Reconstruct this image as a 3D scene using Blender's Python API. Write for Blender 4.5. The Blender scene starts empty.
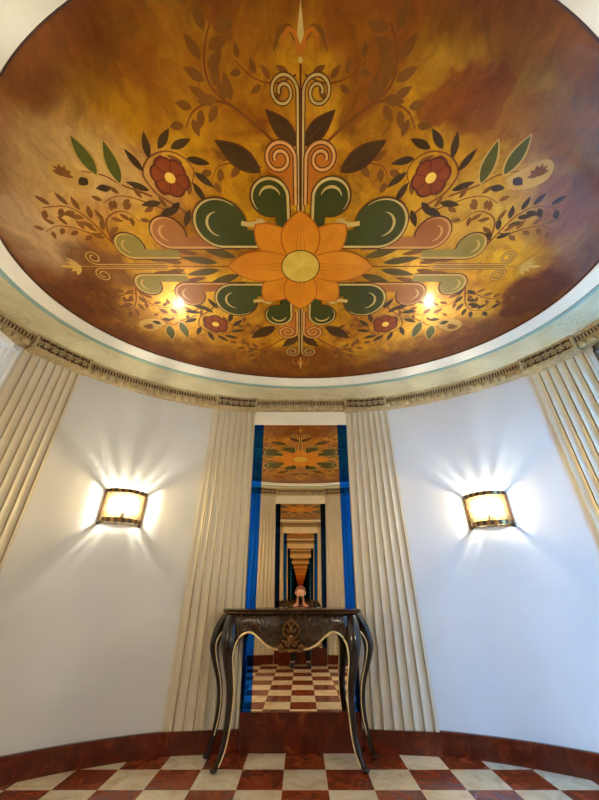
import bpy, bmesh, math, random
from mathutils import Vector, Matrix
from mathutils.geometry import tessellate_polygon
random.seed(7)
S = bpy.context.scene
COL = S.collection
PI = math.pi

# ------------------------------------------------------------------ camera
FPX = 335.0
PITCH = math.atan(197.0 / FPX)
cd = bpy.data.cameras.new('camera')
cd.sensor_fit = 'HORIZONTAL'; cd.sensor_width = 36.0
cd.lens = 36.0 * FPX / 599.0
cd.shift_x = -1.0 / 599.0
cd.clip_start = 0.01
cam = bpy.data.objects.new('camera', cd); COL.objects.link(cam)
cam.location = (0, 0, 1.0)
cam.rotation_euler = (PI / 2 + PITCH, 0, 0)
S.camera = cam

# ------------------------------------------------------------------ world, light, exposure
SKY_STRENGTH = 19.0
BULB_STRENGTH = 3900.0
world = bpy.data.worlds.new('sky'); S.world = world; world.use_nodes = True
bg = world.node_tree.nodes['Background']
bg.inputs[0].default_value = (0.13, 0.47, 1.0, 1); bg.inputs[1].default_value = SKY_STRENGTH
pd = bpy.data.lights.new('window_portal', 'AREA'); pd.shape = 'RECTANGLE'; pd.size = 2.55; pd.size_y = 1.30
pd.cycles.is_portal = True
po = bpy.data.objects.new('window_portal', pd); COL.objects.link(po)
po.location = (2.80, 1.6, 1.45); po.rotation_euler = (0, PI / 2, 0)
S.view_settings.view_transform = 'Standard'; S.view_settings.look = 'None'
S.view_settings.gamma = 1.0; S.view_settings.use_curve_mapping = False
S.view_settings.exposure = 1.98
cy = S.cycles
cy.max_bounces = 28; cy.glossy_bounces = 24; cy.diffuse_bounces = 6
cy.transmission_bounces = 8; cy.transparent_max_bounces = 24
cy.sample_clamp_indirect = 4.0
cy.use_denoising = True

# ------------------------------------------------------------------ materials
def lin(h):
    h = h.lstrip('#'); out = []
    for i in (0, 2, 4):
        c = int(h[i:i + 2], 16) / 255
        out.append(c / 12.92 if c <= 0.04045 else ((c + 0.055) / 1.055) ** 2.4)
    return (*out, 1.0)

def new_mat(name):
    m = bpy.data.materials.new(name); m.use_nodes = True
    nt = m.node_tree; b = nt.nodes['Principled BSDF']
    return m, nt, b

def nd(nt, t, **kw):
    n = nt.nodes.new(t)
    for k, v in kw.items(): setattr(n, k, v)
    return n

def coords(nt): return nd(nt, 'ShaderNodeTexCoord').outputs['Object']

def noise(nt, vec, scale, detail=4, rough=0.55, dist=0.0):
    n = nd(nt, 'ShaderNodeTexNoise'); n.inputs['Scale'].default_value = scale
    n.inputs['Detail'].default_value = detail; n.inputs['Roughness'].default_value = rough
    n.inputs['Distortion'].default_value = dist
    nt.links.new(vec, n.inputs['Vector']); return n.outputs['Fac']

def ramp(nt, fac, stops):
    r = nd(nt, 'ShaderNodeValToRGB')
    e = r.color_ramp.elements
    while len(e) < len(stops): e.new(0.5)
    for el, (p, c) in zip(e, stops): el.position = p; el.color = c
    nt.links.new(fac, r.inputs[0]); return r.outputs[0]

def mixc(nt, fac, a, b, mode='MIX'):
    m = nd(nt, 'ShaderNodeMix', data_type='RGBA', blend_type=mode)
    for sock, val in ((m.inputs[0], fac), (m.inputs[6], a), (m.inputs[7], b)):
        if hasattr(val, 'is_output'): nt.links.new(val, sock)
        else: sock.default_value = val
    return m.outputs[2]

def bump(nt, b, fac, strength, dist=0.01):
    n = nd(nt, 'ShaderNodeBump'); n.inputs['Strength'].default_value = strength; n.inputs['Distance'].default_value = dist
    nt.links.new(fac, n.inputs['Height']); nt.links.new(n.outputs[0], b.inputs['Normal'])

def mat_noise(name, c1, c2, scale=8, rough=0.5, metal=0.0, bmp=0.0, detail=4, lo=0.35, hi=0.65, coat=0.0, spec=0.5):
    m, nt, b = new_mat(name)
    v = coords(nt); f = noise(nt, v, scale, detail)
    nt.links.new(ramp(nt, f, [(lo, lin(c1)), (hi, lin(c2))]), b.inputs['Base Color'])
    b.inputs['Roughness'].default_value = rough; b.inputs['Metallic'].default_value = metal
    b.inputs['Coat Weight'].default_value = coat; b.inputs['Specular IOR Level'].default_value = spec
    if bmp: bump(nt, b, noise(nt, v, scale * 4, 5), bmp)
    return m

M = {}
M['plaster'] = mat_noise('white plaster', 'cccbc8', 'd1d0cd', 2.5, 0.55, bmp=0.03)
M['pilaster'] = mat_noise('cream paint', 'c4b79c', 'cabea6', 3, 0.5)
M['lintel'] = mat_noise('ivory paint', 'e6dcc4', 'ece4d0', 3, 0.5)
M['cove'] = mat_noise('pale green cream cove paint', 'cfd0b4', 'dedcc2', 9, 0.45, detail=8, lo=0.42, hi=0.58)
M['lip'] = mat_noise('ivory moulding', 'e6e2d2', 'ece8da', 4, 0.4)
M['teal'] = mat_noise('blue green line', '86a39a', '94b0a6', 6, 0.4)
M['rim'] = mat_noise('dark brown rim', '3a1808', '48200c', 8, 0.4)
M['gold'] = mat_noise('antique gilding', 'b08a48', 'd3b478', 30, 0.4, 0.35)
M['goldpale'] = mat_noise('pale gilded cream', 'a08a62', 'beaa84', 25, 0.45, 0.1)
M['brown'] = mat_noise('brown paint and recess shade', '35200c', '4c3014', 20, 0.5)
M['whitepaint'] = mat_noise('white gloss paint', 'e8ecef', 'f0f2f4', 4, 0.3)
M['greypaint'] = mat_noise('grey paint', '5c5e62', '6a6c70', 4, 0.45)
M['doorpaint'] = mat_noise('blue grey door paint', '9fb0c0', 'a9b8c6', 4, 0.4)
M['steel'] = mat_noise('dull steel', '8a8a86', '9c9c98', 20, 0.35, 0.9)
M['brickdark'] = mat_noise('dark brick', '3c3632', '4a423c', 6, 0.8)
M['ground'] = mat_noise('grey paving', '80807c', '94948e', 5, 0.8)

def marble():
    m, nt, b = new_mat('polished red marble')
    v = coords(nt); f = noise(nt, v, 9, 8, 0.65, 1.2)
    c = ramp(nt, f, [(0.3, lin('3c1006')), (0.5, lin('54190a')), (0.64, lin('6a260f')), (0.74, lin('8a4a28'))])
    nt.links.new(c, b.inputs['Base Color']); b.inputs['Roughness'].default_value = 0.22
    return m
M['marble'] = marble()

TILE = 0.278
def floor_mat():
    m, nt, b = new_mat('red and cream marble checker')
    v = coords(nt)
    mp = nd(nt, 'ShaderNodeMapping'); nt.links.new(v, mp.inputs[0])
    k = 1 / TILE
    mp.inputs['Location'].default_value = (0.110 * k + 20, -3.20 * k + 20, 0.5)
    mp.inputs['Scale'].default_value = (k, k, 0.0)
    ch = nd(nt, 'ShaderNodeTexChecker'); ch.inputs['Scale'].default_value = 1.0
    nt.links.new(mp.outputs[0], ch.inputs['Vector'])
    cell = nd(nt, 'ShaderNodeVectorMath', operation='FLOOR'); nt.links.new(mp.outputs[0], cell.inputs[0])
    wn = nd(nt, 'ShaderNodeTexWhiteNoise'); nt.links.new(cell.outputs[0], wn.inputs['Vector'])
    sh = nd(nt, 'ShaderNodeVectorMath', operation='SCALE'); nt.links.new(wn.outputs['Color'], sh.inputs[0]); sh.inputs['Scale'].default_value = 7
    ad = nd(nt, 'ShaderNodeVectorMath', operation='ADD'); nt.links.new(v, ad.inputs[0]); nt.links.new(sh.outputs[0], ad.inputs[1])
    fr = noise(nt, ad.outputs[0], 7, 7, 0.65, 1.0); fc = noise(nt, ad.outputs[0], 5, 7, 0.6, 1.5)
    red = ramp(nt, fr, [(0.3, lin('602410')), (0.55, lin('86391c')), (0.75, lin('9c5634'))])
    cream = ramp(nt, fc, [(0.3, lin('c2ae8a')), (0.5, lin('dccdac')), (0.7, lin('e8dcc0'))])
    c = mixc(nt, ch.outputs['Fac'], red, cream)
    tone = nd(nt, 'ShaderNodeMapRange'); nt.links.new(wn.outputs['Value'], tone.inputs[0])
    tone.inputs[3].default_value = 0.85; tone.inputs[4].default_value = 1.08
    hs = nd(nt, 'ShaderNodeHueSaturation'); nt.links.new(c, hs.inputs['Color']); nt.links.new(tone.outputs[0], hs.inputs['Value'])
    nt.links.new(hs.outputs[0], b.inputs['Base Color']); b.inputs['Roughness'].default_value = 0.2
    return m
M['floor'] = floor_mat()

def mural_ground():
    """gold and brown clouded ground of the painting; patches sit at fixed places of the painting"""
    m, nt, b = new_mat('gilded mural ground')
    v = coords(nt)
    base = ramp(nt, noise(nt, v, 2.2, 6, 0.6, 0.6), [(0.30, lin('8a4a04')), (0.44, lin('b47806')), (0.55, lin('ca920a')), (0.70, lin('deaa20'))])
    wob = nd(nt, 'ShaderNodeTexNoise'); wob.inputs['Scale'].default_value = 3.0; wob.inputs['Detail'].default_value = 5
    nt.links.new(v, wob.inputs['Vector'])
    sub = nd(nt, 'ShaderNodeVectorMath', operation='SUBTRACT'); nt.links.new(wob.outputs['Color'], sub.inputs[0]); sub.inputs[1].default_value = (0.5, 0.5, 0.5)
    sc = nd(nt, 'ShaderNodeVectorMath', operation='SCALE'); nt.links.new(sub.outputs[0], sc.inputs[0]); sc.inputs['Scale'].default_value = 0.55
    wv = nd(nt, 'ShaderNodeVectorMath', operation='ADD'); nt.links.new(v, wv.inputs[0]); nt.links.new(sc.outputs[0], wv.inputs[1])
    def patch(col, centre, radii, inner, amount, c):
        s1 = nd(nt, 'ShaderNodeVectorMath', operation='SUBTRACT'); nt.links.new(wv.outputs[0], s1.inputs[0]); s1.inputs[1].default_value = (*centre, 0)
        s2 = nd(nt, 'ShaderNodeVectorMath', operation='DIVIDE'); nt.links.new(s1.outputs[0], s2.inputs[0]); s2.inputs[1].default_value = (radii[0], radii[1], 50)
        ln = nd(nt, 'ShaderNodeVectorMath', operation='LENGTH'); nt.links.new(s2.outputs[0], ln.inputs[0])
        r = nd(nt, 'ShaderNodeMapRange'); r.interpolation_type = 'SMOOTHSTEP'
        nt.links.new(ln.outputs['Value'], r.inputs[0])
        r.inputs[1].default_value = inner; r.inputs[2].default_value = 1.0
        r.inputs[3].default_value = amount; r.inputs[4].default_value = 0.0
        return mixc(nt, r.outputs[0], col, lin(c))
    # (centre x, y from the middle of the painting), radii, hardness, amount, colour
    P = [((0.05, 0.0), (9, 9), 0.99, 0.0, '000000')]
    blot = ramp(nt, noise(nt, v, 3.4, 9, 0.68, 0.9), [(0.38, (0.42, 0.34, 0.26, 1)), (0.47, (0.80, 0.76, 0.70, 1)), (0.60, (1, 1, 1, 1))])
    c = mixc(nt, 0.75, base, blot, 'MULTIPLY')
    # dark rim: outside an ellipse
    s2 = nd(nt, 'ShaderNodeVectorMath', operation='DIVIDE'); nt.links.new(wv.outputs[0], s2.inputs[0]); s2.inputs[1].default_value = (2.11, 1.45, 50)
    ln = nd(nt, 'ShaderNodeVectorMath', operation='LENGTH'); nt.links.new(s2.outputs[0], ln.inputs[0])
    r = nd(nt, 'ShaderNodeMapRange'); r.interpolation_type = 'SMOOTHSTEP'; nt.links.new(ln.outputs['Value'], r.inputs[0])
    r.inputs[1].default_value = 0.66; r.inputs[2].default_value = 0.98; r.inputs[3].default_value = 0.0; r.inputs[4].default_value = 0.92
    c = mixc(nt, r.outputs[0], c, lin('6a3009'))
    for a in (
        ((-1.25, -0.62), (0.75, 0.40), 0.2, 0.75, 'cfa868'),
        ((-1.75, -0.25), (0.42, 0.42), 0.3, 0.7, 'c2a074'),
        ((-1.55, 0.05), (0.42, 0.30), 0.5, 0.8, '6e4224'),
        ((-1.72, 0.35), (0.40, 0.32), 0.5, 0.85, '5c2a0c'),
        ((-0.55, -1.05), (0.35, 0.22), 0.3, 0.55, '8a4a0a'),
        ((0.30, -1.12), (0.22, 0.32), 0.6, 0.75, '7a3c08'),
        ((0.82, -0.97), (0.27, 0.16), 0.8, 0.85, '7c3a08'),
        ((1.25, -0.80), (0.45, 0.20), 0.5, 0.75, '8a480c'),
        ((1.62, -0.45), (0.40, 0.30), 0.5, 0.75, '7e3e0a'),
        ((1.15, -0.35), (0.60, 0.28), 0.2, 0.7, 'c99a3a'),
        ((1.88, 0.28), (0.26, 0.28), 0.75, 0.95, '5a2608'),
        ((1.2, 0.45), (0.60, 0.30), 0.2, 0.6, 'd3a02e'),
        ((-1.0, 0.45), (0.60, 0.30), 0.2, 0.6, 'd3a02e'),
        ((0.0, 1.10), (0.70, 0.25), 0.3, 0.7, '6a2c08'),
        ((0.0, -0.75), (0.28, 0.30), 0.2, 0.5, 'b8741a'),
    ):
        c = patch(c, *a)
    streak = nd(nt, 'ShaderNodeMapping'); nt.links.new(wv.outputs[0], streak.inputs[0]); streak.inputs['Scale'].default_value = (9, 3, 1)
    f = noise(nt, streak.outputs[0], 1.6, 8, 0.7, 0.4)
    c = mixc(nt, 0.55, c, ramp(nt, f, [(0.3, (0.25, 0.2, 0.15, 1)), (0.55, (0.62, 0.62, 0.6, 1)), (0.75, (0.9, 0.88, 0.8, 1))]), 'OVERLAY')
    nt.links.new(c, b.inputs['Base Color'])
    b.inputs['Roughness'].default_value = 0.34; b.inputs['Metallic'].default_value = 0.25
    b.inputs['Coat Weight'].default_value = 0.2; b.inputs['Coat Roughness'].default_value = 0.14; b.inputs['Specular IOR Level'].default_value = 0.3
    bump(nt, b, noise(nt, v, 22, 6), 0.05, 0.01)
    return m
M['mural'] = mural_ground()

def paint(key, c1, c2=None, scale=14):
    m = mat_noise('mural paint ' + key, c1, c2 or c1, scale, 0.42, 0.0, 0.0, 5, 0.3, 0.7, 0.10, 0.25)
    m.node_tree.nodes['Principled BSDF'].inputs['Coat Roughness'].default_value = 0.12
    M['p_' + key] = m
paint('green', '32340a', '3e420e', 3); paint('cream', 'b89a52', 'c8ac66'); paint('outline', '4a2408', '5c300c')
paint('orange', 'bc6a08', 'd08412', 4); paint('orangedark', '9a4c08', 'a85a0c'); paint('eye', 'b8942c', 'd0b048', 9)
paint('red', '7a300a', '8e420e', 6); paint('reddark', '521a08', '60240a'); paint('yellow', 'e6b83a', 'f0cc5a')
paint('pink', '94541c', 'a6662c', 4); paint('teal', '82702c', '927e38', 4); paint('salmon', 'aa5c0c', 'b86c14', 4)
paint('palesalmon', 'c48846', 'd09a58'); paint('leaf', '38200a', '46300a', 8); paint('leafgreen', '48480c', '585a16', 6)
paint('leafbrown', '6c3e0a', '7e4c10', 8); paint('vine', '6a3408', '7c420e'); paint('pale', 'b88c3c', 'caa252', 5)
paint('olive', '4c3c10', '5c4a18', 6)

def mirror_mat(name, col, diffuse=None, fac=0.0):
    m = bpy.data.materials.new(name); m.use_nodes = True; nt = m.node_tree
    nt.nodes.remove(nt.nodes['Principled BSDF'])
    g = nd(nt, 'ShaderNodeBsdfGlossy'); g.inputs['Roughness'].default_value = 0.0; g.inputs['Color'].default_value = col
    out = g.outputs[0]
    if diffuse:
        d = nd(nt, 'ShaderNodeBsdfDiffuse'); d.inputs['Color'].default_value = diffuse
        mx = nd(nt, 'ShaderNodeMixShader'); mx.inputs[0].default_value = fac
        nt.links.new(out, mx.inputs[1]); nt.links.new(d.outputs[0], mx.inputs[2]); out = mx.outputs[0]
    nt.links.new(out, nt.nodes['Material Output'].inputs[0]); return m
M['mirror'] = mirror_mat('warm silvered mirror', (0.93, 0.79, 0.60, 1))
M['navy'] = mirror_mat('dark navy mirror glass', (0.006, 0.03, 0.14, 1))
M['cobalt'] = mirror_mat('cobalt blue mirror glass', (0.006, 0.15, 1.0, 1), (0.0, 0.07, 0.55, 1), 0.03)

def glass_mat(name, tint, trans, body=None):
    m = bpy.data.materials.new(name); m.use_nodes = True; nt = m.node_tree
    nt.nodes.remove(nt.nodes['Principled BSDF'])
    t = nd(nt, 'ShaderNodeBsdfTransparent'); t.inputs[0].default_value = tint
    g = nd(nt, 'ShaderNodeBsdfGlossy'); g.inputs['Roughness'].default_value = 0.08
    if body:
        d = nd(nt, 'ShaderNodeBsdfTranslucent'); d.inputs[0].default_value = body
        a = nd(nt, 'ShaderNodeMixShader'); a.inputs[0].default_value = 0.15
        nt.links.new(d.outputs[0], a.inputs[1]); nt.links.new(g.outputs[0], a.inputs[2]); o2 = a.outputs[0]
    else: o2 = g.outputs[0]
    mx = nd(nt, 'ShaderNodeMixShader'); mx.inputs[0].default_value = 1 - trans
    nt.links.new(t.outputs[0], mx.inputs[1]); nt.links.new(o2, mx.inputs[2])
    nt.links.new(mx.outputs[0], nt.nodes['Material Output'].inputs[0]); return m
M['pane'] = glass_mat('window glass', (0.95, 0.97, 1, 1), 0.92)
M['shade'] = glass_mat('ribbed shade glass', (0.50, 0.45, 0.34, 1), 0.86, (0.30, 0.25, 0.14, 1))
M['cover'] = glass_mat('halo dimming glass', (0.62, 0.61, 0.57, 1), 0.94, (0.4, 0.36, 0.26, 1)); M['coverstreak'] = glass_mat('halo streaking glass', (0.34, 0.335, 0.31, 1), 0.94, (0.4, 0.36, 0.26, 1))  # for the added sconce plates that hold back light from the wall
m, nt, b = new_mat('lit bulb'); M['bulb'] = m
b.inputs['Emission Color'].default_value = (1.0, 0.97, 0.86, 1); b.inputs['Emission Strength'].default_value = BULB_STRENGTH
M['bronze'] = mat_noise('dark bronze', '2a1808', '3c2410', 30, 0.4, 0.35)
M['bronzelight'] = mat_noise('polished bronze', '7c5c2c', '96743c', 30, 0.3, 0.7)
def wood():
    m, nt, b = new_mat('dark marquetry wood')
    v = coords(nt); f = noise(nt, v, 26, 6, 0.6, 1.5); g = noise(nt, v, 5, 3)
    c = ramp(nt, f, [(0.35, lin('0e0704')), (0.55, lin('1a0d06')), (0.68, lin('2c180a'))])
    nt.links.new(c, b.inputs['Base Color']); b.inputs['Roughness'].default_value = 0.22; b.inputs['Coat Weight'].default_value = 0.4
    return m
M['wood'] = wood()
M['inlay'] = mat_noise('brown inlay', '140a05', '452a16', 42, 0.25, 0.0, coat=0.4, detail=6)
M['tabletop'] = mat_noise('dark veined marble', '100a07', '3a2a22', 12, 0.12, 0.0, detail=8)
M['gilt'] = mat_noise('gilt bronze', 'e4c47c', 'f6e4b4', 40, 0.3, 0.4)
M['giltdark'] = mat_noise('dulled gilt bronze', '6a4420', 'a07444', 40, 0.35, 0.75)
M['skin'] = mat_noise('skin', 'd79a84', 'dfa892', 20, 0.5)
M['cloth'] = mat_noise('dark burgundy cloth', '2a0d0a', '36120d', 30, 0.8)
M['trouser'] = mat_noise('black cloth', '120c0a', '1a1210', 30, 0.85)
M['hair'] = mat_noise('auburn hair', '7a4636', '8e5644', 40, 0.6)
M['shoe'] = mat_noise('black leather', '0c0a0a', '161212', 20, 0.4)
M['phone'] = mat_noise('black phone glass', '08080a', '101012', 10, 0.15)
M['eye'] = mat_noise('eye white', 'e8e4de', 'efece6', 10, 0.3)
M['lips'] = mat_noise('lips', 'a85a50', 'b2655a', 20, 0.4)

# ------------------------------------------------------------------ mesh builder
class B:
    def __init__(s): s.v = []; s.f = []; s.m = []
    def add(s, vs, fs, mi=0):
        o = len(s.v); s.v += [Vector(p) for p in vs]
        for f in fs: s.f.append([i + o for i in f]); s.m.append(mi)
    def box(s, c, size, mi=0, rot=None):
        hx, hy, hz = size[0] / 2, size[1] / 2, size[2] / 2
        vs = [Vector((x, y, z)) for x in (-hx, hx) for y in (-hy, hy) for z in (-hz, hz)]
        if rot is not None: vs = [rot @ p for p in vs]
        vs = [p + Vector(c) for p in vs]
        s.add(vs, [(0, 1, 3, 2), (4, 6, 7, 5), (0, 4, 5, 1), (2, 3, 7, 6), (0, 2, 6, 4), (1, 5, 7, 3)], mi)
    def loft(s, rings, mi=0, caps=True, closed=True, loop=False):
        n = len(rings[0]); vs = [p for r in rings for p in r]; fs = []
        R = len(rings)
        for i in range(R if loop else R - 1):
            j = (i + 1) % R
            for k in range(n if closed else n - 1):
                l = (k + 1) % n
                fs.append((i * n + k, i * n + l, j * n + l, j * n + k))
        if caps and not loop and closed:
            fs.append(tuple(range(n))[::-1]); fs.append(tuple((R - 1) * n + k for k in range(n)))
        s.add(vs, fs, mi)
    def tube(s, pts, r, n=8, mi=0, flat=1.0):
        pts = [Vector(p) for p in pts]; rings = []
        rs = r if isinstance(r, (list, tuple)) else [r] * len(pts)
        up = Vector((0, 0, 1)); prev = None
        for i, p in enumerate(pts):
            t = (pts[min(i + 1, len(pts) - 1)] - pts[max(i - 1, 0)])
            t = t.normalized() if t.length > 1e-9 else Vector((0, 0, 1))
            if prev is None:
                a = t.cross(Vector((0, 1, 0)) if abs(t.y) < 0.9 else Vector((1, 0, 0))).normalized()
            else:
                a = (prev - t * prev.dot(t)).normalized()
            prev = a; bb = t.cross(a)
            rings.append([p + (a * math.cos(2 * PI * k / n) + bb * flat * math.sin(2 * PI * k / n)) * rs[i] for k in range(n)])
        s.loft(rings, mi)
    def sphere(s, c, r, nu=12, nv=8, mi=0, rot=None):
        r = r if isinstance(r, (tuple, list)) else (r, r, r); c = Vector(c)
        def pt(x, y, z):
            p = Vector((x * r[0], y * r[1], z * r[2]))
            if rot is not None: p = rot @ p
            return c + p
        vs = [pt(0, 0, 1)]
        for j in range(1, nv):
            a = PI * j / nv
            for i in range(nu):
                q = 2 * PI * i / nu; vs.append(pt(math.sin(a) * math.cos(q), math.sin(a) * math.sin(q), math.cos(a)))
        vs.append(pt(0, 0, -1)); fs = []
        for i in range(nu): fs.append((0, 1 + i, 1 + (i + 1) % nu))
        for j in range(nv - 2):
            for i in range(nu):
                a = 1 + j * nu + i; b2 = 1 + j * nu + (i + 1) % nu
                fs.append((a, a + nu, b2 + nu, b2))
        e = len(vs) - 1; o = 1 + (nv - 2) * nu
        for i in range(nu): fs.append((e, o + (i + 1) % nu, o + i))
        s.add(vs, fs, mi)
    def prism(s, outline, z0, z1, mi=0):
        s.loft([[Vector((x, y, z0)) for x, y in outline], [Vector((x, y, z1)) for x, y in outline]], mi)
    # flat painted shapes in the plane z
    def poly(s, pts, z, mi=0):
        vs = [Vector((x, y, z)) for x, y in pts]
        tri = tessellate_polygon([vs])
        s.add(vs, [tuple(t) for t in tri], mi)
    def stroke(s, pts, w, z, mi=0):
        n = len(pts); P = [Vector((p[0], p[1], 0)) for p in pts]; L = []; R = []
        for i, p in enumerate(P):
            t = (P[min(i + 1, n - 1)] - P[max(i - 1, 0)])
            t = t.normalized() if t.length > 1e-9 else Vector((1, 0, 0))
            nn = Vector((-t.y, t.x, 0)); ww = (w(i / (n - 1)) if callable(w) else w) / 2
            L.append(Vector((p.x + nn.x * ww, p.y + nn.y * ww, z))); R.append(Vector((p.x - nn.x * ww, p.y - nn.y * ww, z)))
        s.add(L + R, [(i, i + 1, n + i + 1, n + i) for i in range(n - 1)], mi)
    def build(s, name, mats, parent=None, smooth=35, loc=None, recalc=True, down=False):
        if not isinstance(mats, (list, tuple)): mats = [mats]
        me = bpy.data.meshes.new(name)
        off = Vector((0, 0, 0))
        if loc is not None: off = Vector(loc)
        me.from_pydata([p - off for p in s.v], [], s.f)
        for m_ in mats: me.materials.append(M[m_] if isinstance(m_, str) else m_)
        for p, mi in zip(me.polygons, s.m): p.material_index = mi
        if recalc or down:
            bm = bmesh.new(); bm.from_mesh(me)
            if down:
                bm.normal_update()
                bmesh.ops.reverse_faces(bm, faces=[f for f in bm.faces if f.normal.z > 0])
            else: bmesh.ops.recalc_face_normals(bm, faces=bm.faces)
            bm.to_mesh(me); bm.free()
        if smooth:
            for p in me.polygons: p.use_smooth = True
            me.set_sharp_from_angle(angle=math.radians(smooth))
        o = bpy.data.objects.new(name, me); COL.objects.link(o)
        if parent is not None: o.parent = parent
        elif loc is not None: o.location = off
        return o

def tag(o, label, cat, group=None):
    o['label'] = label; o['category'] = cat
    if group: o['group'] = group
    return o
def thing(name, label, cat, loc, rz=0.0, group=None):
    o = bpy.data.objects.new(name, None); COL.objects.link(o)
    o.empty_display_size = 0.1; o.location = loc; o.rotation_euler = (0, 0, rz)
    return tag(o, label, cat, group)
def struct(o): o['kind'] = 'structure'; return o
def copy_thing(root, loc, rz, label):
    r = root.copy(); COL.objects.link(r); r.location = loc; r.rotation_euler = (0, 0, rz); r['label'] = label
    for ch in [c for c in bpy.data.objects if c.parent == root]:
        c = ch.copy(); COL.objects.link(c); c.parent = r
        for g in [x for x in bpy.data.objects if x.parent == ch]:
            d = g.copy(); COL.objects.link(d); d.parent = c
    return r

def catmull(pts, n=8):
    P = [tuple(p) for p in pts]; out = []
    for i in range(len(P) - 1):
        p0 = P[max(i - 1, 0)]; p1 = P[i]; p2 = P[i + 1]; p3 = P[min(i + 2, len(P) - 1)]
        for k in range(n):
            t = k / n
            out.append(tuple(0.5 * ((2 * b1) + (-a + c) * t + (2 * a - 5 * b1 + 4 * c - d) * t * t + (-a + 3 * b1 - 3 * c + d) * t ** 3)
                             for a, b1, c, d in zip(p0, p1, p2, p3)))
    out.append(P[-1]); return out

# ------------------------------------------------------------------ room plan
X0, Y0, WA, WB = 0.05, 1.60, 2.68, 2.00        # the oval of the walls
YF, YR = 3.48, -0.31                            # planes of the two facing mirrors
YC = 0.5 * (YF + YR)
HC, ZM = 2.885, 3.016                            # underside of the frieze, plane of the painting
MX, MY, MA, MB_ = 0.048, 1.567, 2.026, 1.392       # the painted oval

def oval(a, dx=0.0): return (X0 + (WA - dx) * math.cos(a), Y0 + (WB - dx) * math.sin(a))
def ang(x, y): return math.atan2((y - Y0) / WB, (x - X0) / WA)

b = B(); b.add([(-6, -6, 0), (6, -6, 0), (6, 6, 0), (-6, 6, 0)], [(0, 1, 2, 3)])
o = B(); o.prism([(X0 + 3.2 * math.cos(t * PI / 32), Y0 + 2.5 * math.sin(t * PI / 32)) for t in range(64)], -0.1, 0.0)
fl = struct(o.build('floor', 'floor', smooth=0))
o = B(); o.prism([(X0 + 3.2 * math.cos(t * PI / 32), Y0 + 2.5 * math.sin(t * PI / 32)) for t in range(64)], 3.16, 3.26)
struct(o.build('ceiling', 'lip', smooth=0))
o = B(); o.prism([(3.26, -12), (30, -12), (30, 14), (3.26, 14)], -0.3, -0.12)
struct(o.build('ground', 'ground', smooth=0))
# unseen wall added outside the window to block part of the sky light
o = B(); o.box((4.8, 6.4, 4.6), (0.4, 15.2, 9.8)); o.box((4.7, 6.4, 9.6), (0.7, 15.4, 0.25))
for zz in (3.2, 6.4): o.box((4.57, 6.4, zz), (0.08, 15.2, 0.12))
struct(o.build('wall_sky_blocker', 'brickdark', smooth=0))
BAY0, BAY1 = 0.88, 2.31                         # side bays of window and door, along y
aL = lambda y, side: ang(X0 + side * WA * math.sqrt(max(0, 1 - ((y - Y0) / WB) ** 2)), y)
def wall_arc(name, a0, a1, z0=0.0, z1=3.16, n=28, mat='plaster'):
    w = B(); rings = []
    for i in range(n + 1):
        a = a0 + (a1 - a0) * i / n
        x, y = oval(a); x2, y2 = oval(a, -0.14)
        rings.append([Vector((x, y, z0)), Vector((x2, y2, z0)), Vector((x2, y2, z1)), Vector((x, y, z1))])
    w.loft(rings); return struct(w.build(name, mat))
aR1 = aL(BAY1, 1); aL1 = aL(BAY1, -1); aR0 = aL(BAY0, 1); aL0 = aL(BAY0, -1)
aFR = ang(0.80, Y0 + WB * math.sqrt(1 - ((0.80 - X0) / WA) ** 2)); aFL = ang(-0.80, Y0 + WB * math.sqrt(1 - ((-0.80 - X0) / WA) ** 2))
wall_arc('wall_front_right', aR1, aFR)
wall_arc('wall_front', aFR, aFL)
wall_arc('wall_front_left', aFL, aL1)
wall_arc('wall_rear_right', -aFR, aR0)
wall_arc('wall_rear', -aFL, -aFR)
wall_arc('wall_rear_left', aL0 if aL0 < 0 else aL0 - 2 * PI, -aFL)
# headers above the side bays
wall_arc('wall_left', aL1, aL0 + 2 * PI if aL0 < 0 else aL0, 2.86, 3.16, 12)
wall_arc('wall_right', aR0, aR1, 2.86, 3.16, 12)

# baseboards of red marble along the curved walls
def base_arc(name, a0, a1):
    w = B(); rings = []
    n = 24
    for i in range(n + 1):
        a = a0 + (a1 - a0) * i / n
        p = [oval(a, 0.035), oval(a, 0.035), oval(a, 0.027), oval(a, -0.02), oval(a, -0.02)]
        z = [0.0, 0.124, 0.132, 0.132, 0.0]
        rings.append([Vector((q[0], q[1], zz)) for q, zz in zip(p, z)])
    w.loft(rings); return struct(w.build(name, 'marble'))
a_in = ang(1.02, 3.44); a_inl = ang(-1.02, 3.44); a_out = ang(2.24, 2.72); a_outl = ang(-2.14, 2.72)
base_arc('baseboard_front_right', a_out, a_in)
base_arc('baseboard_front_left', a_inl, a_outl)
base_arc('baseboard_rear_right', -a_in, -a_out)
base_arc('baseboard_rear_left', -a_outl, -a_inl)
for nm, y0, y1 in (('baseboard_front', YF - 0.012, YF + 0.12), ('baseboard_rear', YR - 0.12, YR + 0.012)):
    w = B(); w.box((0, (y0 + y1) / 2, 0.114), (0.93, y1 - y0, 0.228)); struct(w.build(nm, 'marble', smooth=0))

# lintels and backing walls of the mirror bays
for nm, y, s in (('trim_1', YF, 1), ('trim_2', YR, -1)):
    w = B(); w.box((0, y + s * 0.06, 2.802), (1.062, 0.10, 0.176)); w.box((0, y + s * 0.053, 2.722), (1.062, 0.11, 0.016))
    struct(w.build(nm, 'lintel', smooth=0))

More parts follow.
